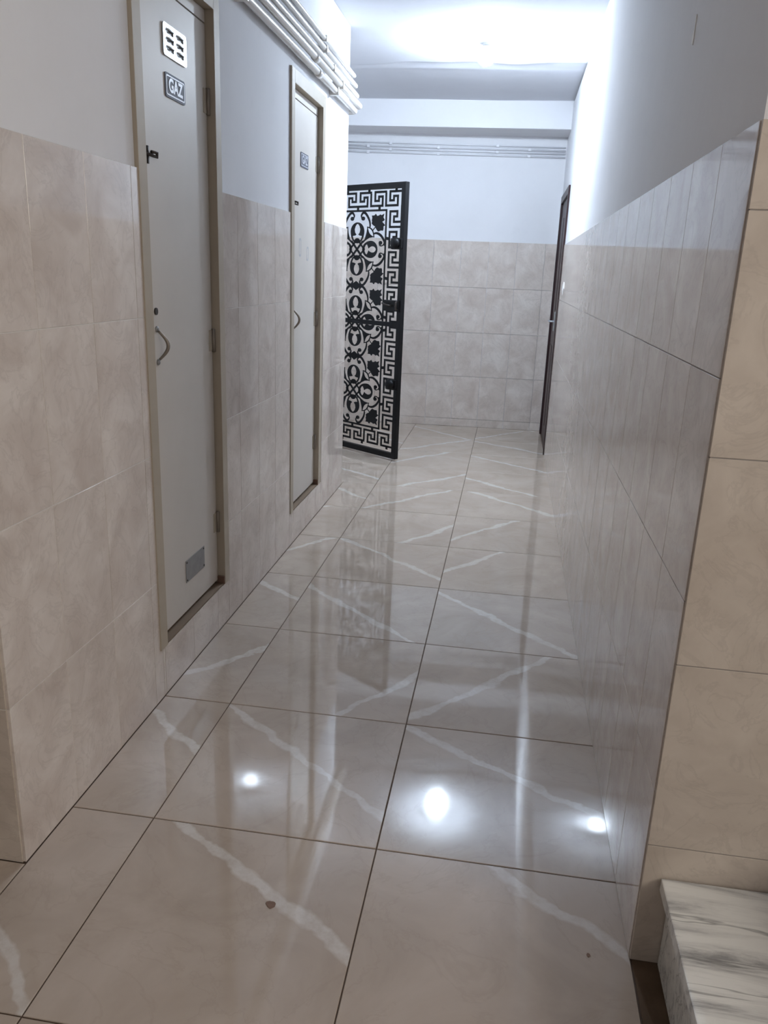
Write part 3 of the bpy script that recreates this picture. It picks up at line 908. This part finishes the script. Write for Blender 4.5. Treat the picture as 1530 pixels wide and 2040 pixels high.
def module(zc):
    def tr(pts, fx, fz): return [(0.5-fx*x, zc+fz*z) for x, z in pts]
    for f in (1, -1):
        gpart('oval_loop', extrude_poly('oval_loop', [tr(OV_V, 1, f), tr(HOLE_V, 1, f)], GT))
        gpart('oval_loop', extrude_poly('oval_loop', [tr(OV_H, f, 1), tr(HOLE_H, f, 1)], GT))
        gpart('lattice_bar', strip_mesh('lattice', tr([(-0.062, -0.058*f), (0.062, 0.058*f)], 1, 1), 0.017))
    for pts in ([(0.004, 0.070), (0.080, -0.002)], [(0.080, 0.002), (0.004, -0.070)], [(-0.004, 0.070), (-0.080, -0.002)], [(-0.080, 0.002), (-0.004, -0.070)]):
        gpart('lattice_bar', strip_mesh('lattice', tr(pts, 1, 1), 0.013))
    for fx in (1, -1):
        for fz in (1, -1):
            c = catmull([(0.047, 0.222), (0.039, 0.240), (0.056, 0.260), (0.080, 0.258), (0.104, 0.238), (0.127, 0.206), (0.136, 0.176), (0.134, 0.152)], 4)
            n = len(c)
            sc1 = gpart('scroll', strip_mesh('scroll', tr(c, fx, fz), [0.008+0.010*math.sin(math.pi*min(1, k/(n-1)*1.0)) for k in range(n)]))
            gpart('scroll_eye', extrude_poly('scroll_eye', [tr(ell(0.060, 0.220, 0.019, 0.0145), fx, fz)], GT))
            c = catmull([(0.172, 0.108), (0.190, 0.114), (0.212, 0.115), (0.236, 0.108), (0.262, 0.092), (0.284, 0.068), (0.293, 0.048), (0.292, 0.026)], 4)
            n = len(c)
            gpart('scroll', strip_mesh('scroll', tr(c, fx, fz), [0.009+0.009*math.sin(math.pi*k/(n-1)) for k in range(n)]))
            c = catmull([(0.242, 0.052), (0.243, 0.034), (0.256, 0.026), (0.276, 0.030), (0.292, 0.048)], 4)
            n = len(c)
            gpart('scroll', strip_mesh('scroll', tr(c, fx, fz), [0.013-0.008*k/(n-1) for k in range(n)]))
            gpart('scroll_eye', extrude_poly('scroll_eye', [tr(ell(0.251, 0.047, 0.018, 0.014), fx, fz)], GT))
            gpart('bud', extrude_poly('bud', [tr(lens((0.104, 0.163), (0.184, 0.085), 0.026), fx, fz), tr(lens((0.112, 0.155), (0.177, 0.092), 0.016), fx, fz)], GT))
            gpart('bud_base', extrude_poly('bud_base', [tr([(0.107, 0.155), (0.101, 0.120), (0.082, 0.072), (0.060, 0.060), (0.066, 0.046), (0.094, 0.066), (0.130, 0.082), (0.178, 0.088), (0.146, 0.098), (0.122, 0.122)], fx, fz)], GT))
            gpart('leaf_stem', strip_mesh('stem', tr([(0.160, 0.130), (0.196, 0.162)], fx, fz), 0.006))
            gpart('leaf', extrude_poly('leaf', [tr(LEAF, fx, fz)], GT))
for zc in (ZM+0.534, ZM, ZM-0.534):
    module(zc)
for zc in (ZM+0.267, ZM-0.267):
    gpart('scroll_link', extrude_poly('scroll_link', [[(0.5-0.062, zc), (0.5, zc+0.034), (0.5+0.062, zc), (0.5, zc-0.034)]], GT))

# locks on the free edge
def dome_lock(z):
    d = gpart('lock_case', boxes('lock_case', [(0.004, 0.118, 0.000, 0.030, z-0.040, z+0.040)], 0.012))
    k = obj('lock_knob', lathe('lock_knob', [(0, 0.040), (0.018, 0.038), (0.034, 0.028), (0.040, 0.012), (0.040, 0), (0, 0)], 22), M_BLACK, d)
    k.location = (0.060, 0.028, z+0.004); k.rotation_euler = (-HALF, 0, 0)
dome_lock(1.612); dome_lock(0.592)
lk = gpart('lock_case', boxes('lock_case', [(0.012, 0.170, 0.000, 0.030, 1.134, 1.214)], 0.004))
obj('lock_handle', tube('lock_handle', [(0.085, 0.028, 1.176), (0.085, 0.055, 1.176), (0.105, 0.060, 1.178), (0.150, 0.060, 1.190)], 0.007, 10), M_DARKMET, lk)
obj('strike_bow', tube('strike_bow', [(0.022, 0.028, 1.206), (0.022, 0.046, 1.202), (0.022, 0.046, 1.152), (0.022, 0.028, 1.146)], 0.007, 10), M_DARKMET, lk)
for z in (0.30, 1.75):
    gpart('gate_hinge', boxes('gate_hinge', [(1.000, 1.085, -0.012, 0.008, z-0.03, z+0.03)], 0.003))

# ------------------------------------------------------------------ dark door in the right wall + door behind the gate
def side_door(name, xf, sgn, y0, y1, zt, label_m):
    """xf wall face, sgn +1: leaf lies towards +x"""
    root = bpy.data.objects.new(name, None); C.objects.link(root); root['kind'] = 'structure'
    root.location = (xf, (y0+y1)/2, 0)
    off = (-xf, -(y0+y1)/2, 0)
    def P(nm, b, m, bev=0.002, par=None):
        b = [(min(q[0], q[1]), max(q[0], q[1]), *q[2:]) for q in b]
        o = obj(nm, boxes(nm, b, bev), m, par or root)
        if par is None: o.location = off
        return o
    f0, f1 = xf-sgn*0.006, xf+sgn*0.10
    P('door_jamb', [(f0, f1, y0+0.002, y0+0.06, 0.001, zt-0.002)], M_BROWN)
    P('door_jamb', [(f0, f1, y1-0.06, y1-0.002, 0.001, zt-0.002)], M_BROWN)
    P('door_head', [(f0, f1, y0+0.06, y1-0.06, zt-0.06, zt-0.002)], M_BROWN)
    lf = P('door_leaf', [(xf+sgn*0.012, xf+sgn*0.05, y0+0.063, y1-0.063, 0.008, zt-0.063)], M_BROWN)
    for z0, z1 in ((0.15, 0.85), (1.15, zt-0.2)):
        for ya, yb in ((y0+0.15, (y0+y1)/2-0.05), ((y0+y1)/2+0.05, y1-0.15)):
            P('panel', [(xf+sgn*0.008, xf+sgn*0.02, ya, yb, z0, z1)], M_BROWN, 0.003, lf)
    return root, off, lf
r1, off1, lf1 = side_door('door_1', XR, 1, RD[0], RD[1], RD[2], '')
hd = obj('door_lever', tube('lever', [(XR+0.012, 5.47, 1.06), (XR-0.028, 5.47, 1.06), (XR-0.032, 5.50, 1.06), (XR-0.032, 5.58, 1.062)], 0.008, 10), M_STEEL, lf1)
obj('lever_plate', boxes('lever_plate', [(XR+0.006, XR+0.012, 5.445, 5.495, 0.98, 1.14)], 0.002), M_STEEL, lf1)
r2, off2, lf2 = side_door('door_2', -1.45, -1, 3.93, 4.97, 2.10, '')

# ------------------------------------------------------------------ marble stairs
st = empty('staircase', (1.4, -0.95, 0))
tag(st, 'streaked white marble stairs rising to the right beside the corridor corner', 'stairs')
ya, yb = -1.62, YN-0.016
RUN, RISE = 0.345, 0.168
for k in range(6):
    x0 = 0.655+RUN*k; z1 = 0.224+RISE*k
    xe = x0+RUN if k < 5 else HX1-0.005
    zb = 0.002 if k == 0 else z1-RISE-0.03
    r_ = obj('riser', boxes('riser', [(x0, xe, ya, yb, zb, z1-0.030)]), M_MARBLE, st); r_.location = (-1.4, 0.95, 0)
    t_ = obj('tread', boxes('tread', [(x0-0.022, xe, ya-0.01, yb, z1-0.030, z1)], 0.003), M_MARBLE, st); t_.location = (-1.4, 0.95, 0)

# ------------------------------------------------------------------ chips on the right wall
def flake(name, pts, x, label, cat):
    c = (sum(p[0] for p in pts)/len(pts), sum(p[1] for p in pts)/len(pts))
    me = extrude_poly(name, [[(p[0]-c[0], p[1]-c[1]) for p in pts]], 0.003, 'yz')
    o = obj(name, me, M_CHIP); o.location = (x, c[0], c[1])
    return tag(o, label, cat)
flake('paint_chip', [(0.507, 2.012), (0.512, 2.014), (0.514, 1.986), (0.528, 1.974), (0.530, 1.958), (0.514, 1.950), (0.508, 1.962), (0.510, 1.980)], PR-0.0005, 'small white flake of peeled paint high on the right wall', 'paint chip')
flake('plaster_chip', [(4.44, 1.385), (4.50, 1.392), (4.57, 1.372), (4.60, 1.335), (4.54, 1.330), (4.52, 1.300), (4.46, 1.305), (4.42, 1.345)], XR-0.0012, 'white plaster chip in the right-wall tiling beside the dark door', 'plaster chip')

# ------------------------------------------------------------------ specks on the floor
def speck(x, y, r, label):
    random.seed(int(x*1000)+5)
    lp = [(r*random.uniform(0.75, 1.2)*math.cos(2*math.pi*k/14), r*random.uniform(0.75, 1.2)*math.sin(2*math.pi*k/14)) for k in range(14)]
    me = extrude_poly('dirt_speck', [lp], 0.0012, 'xz')
    o = obj('dirt_speck', me, M_SPECK); o.rotation_euler = (-HALF, 0, 0); o.location = (x, y, 0.0008)
    tag(o, label, 'stain')
M_SPECK = plain('brown_dirt', (0.20, 0.12, 0.085), 0.7, var=0.3, scale=60)
speck(-0.209, -0.232, 0.0115, 'small round brown dirt spot beside the white vein on the near floor tile')
speck(0.509, -0.238, 0.0045, 'tiny dark speck on the floor tile near the marble step')
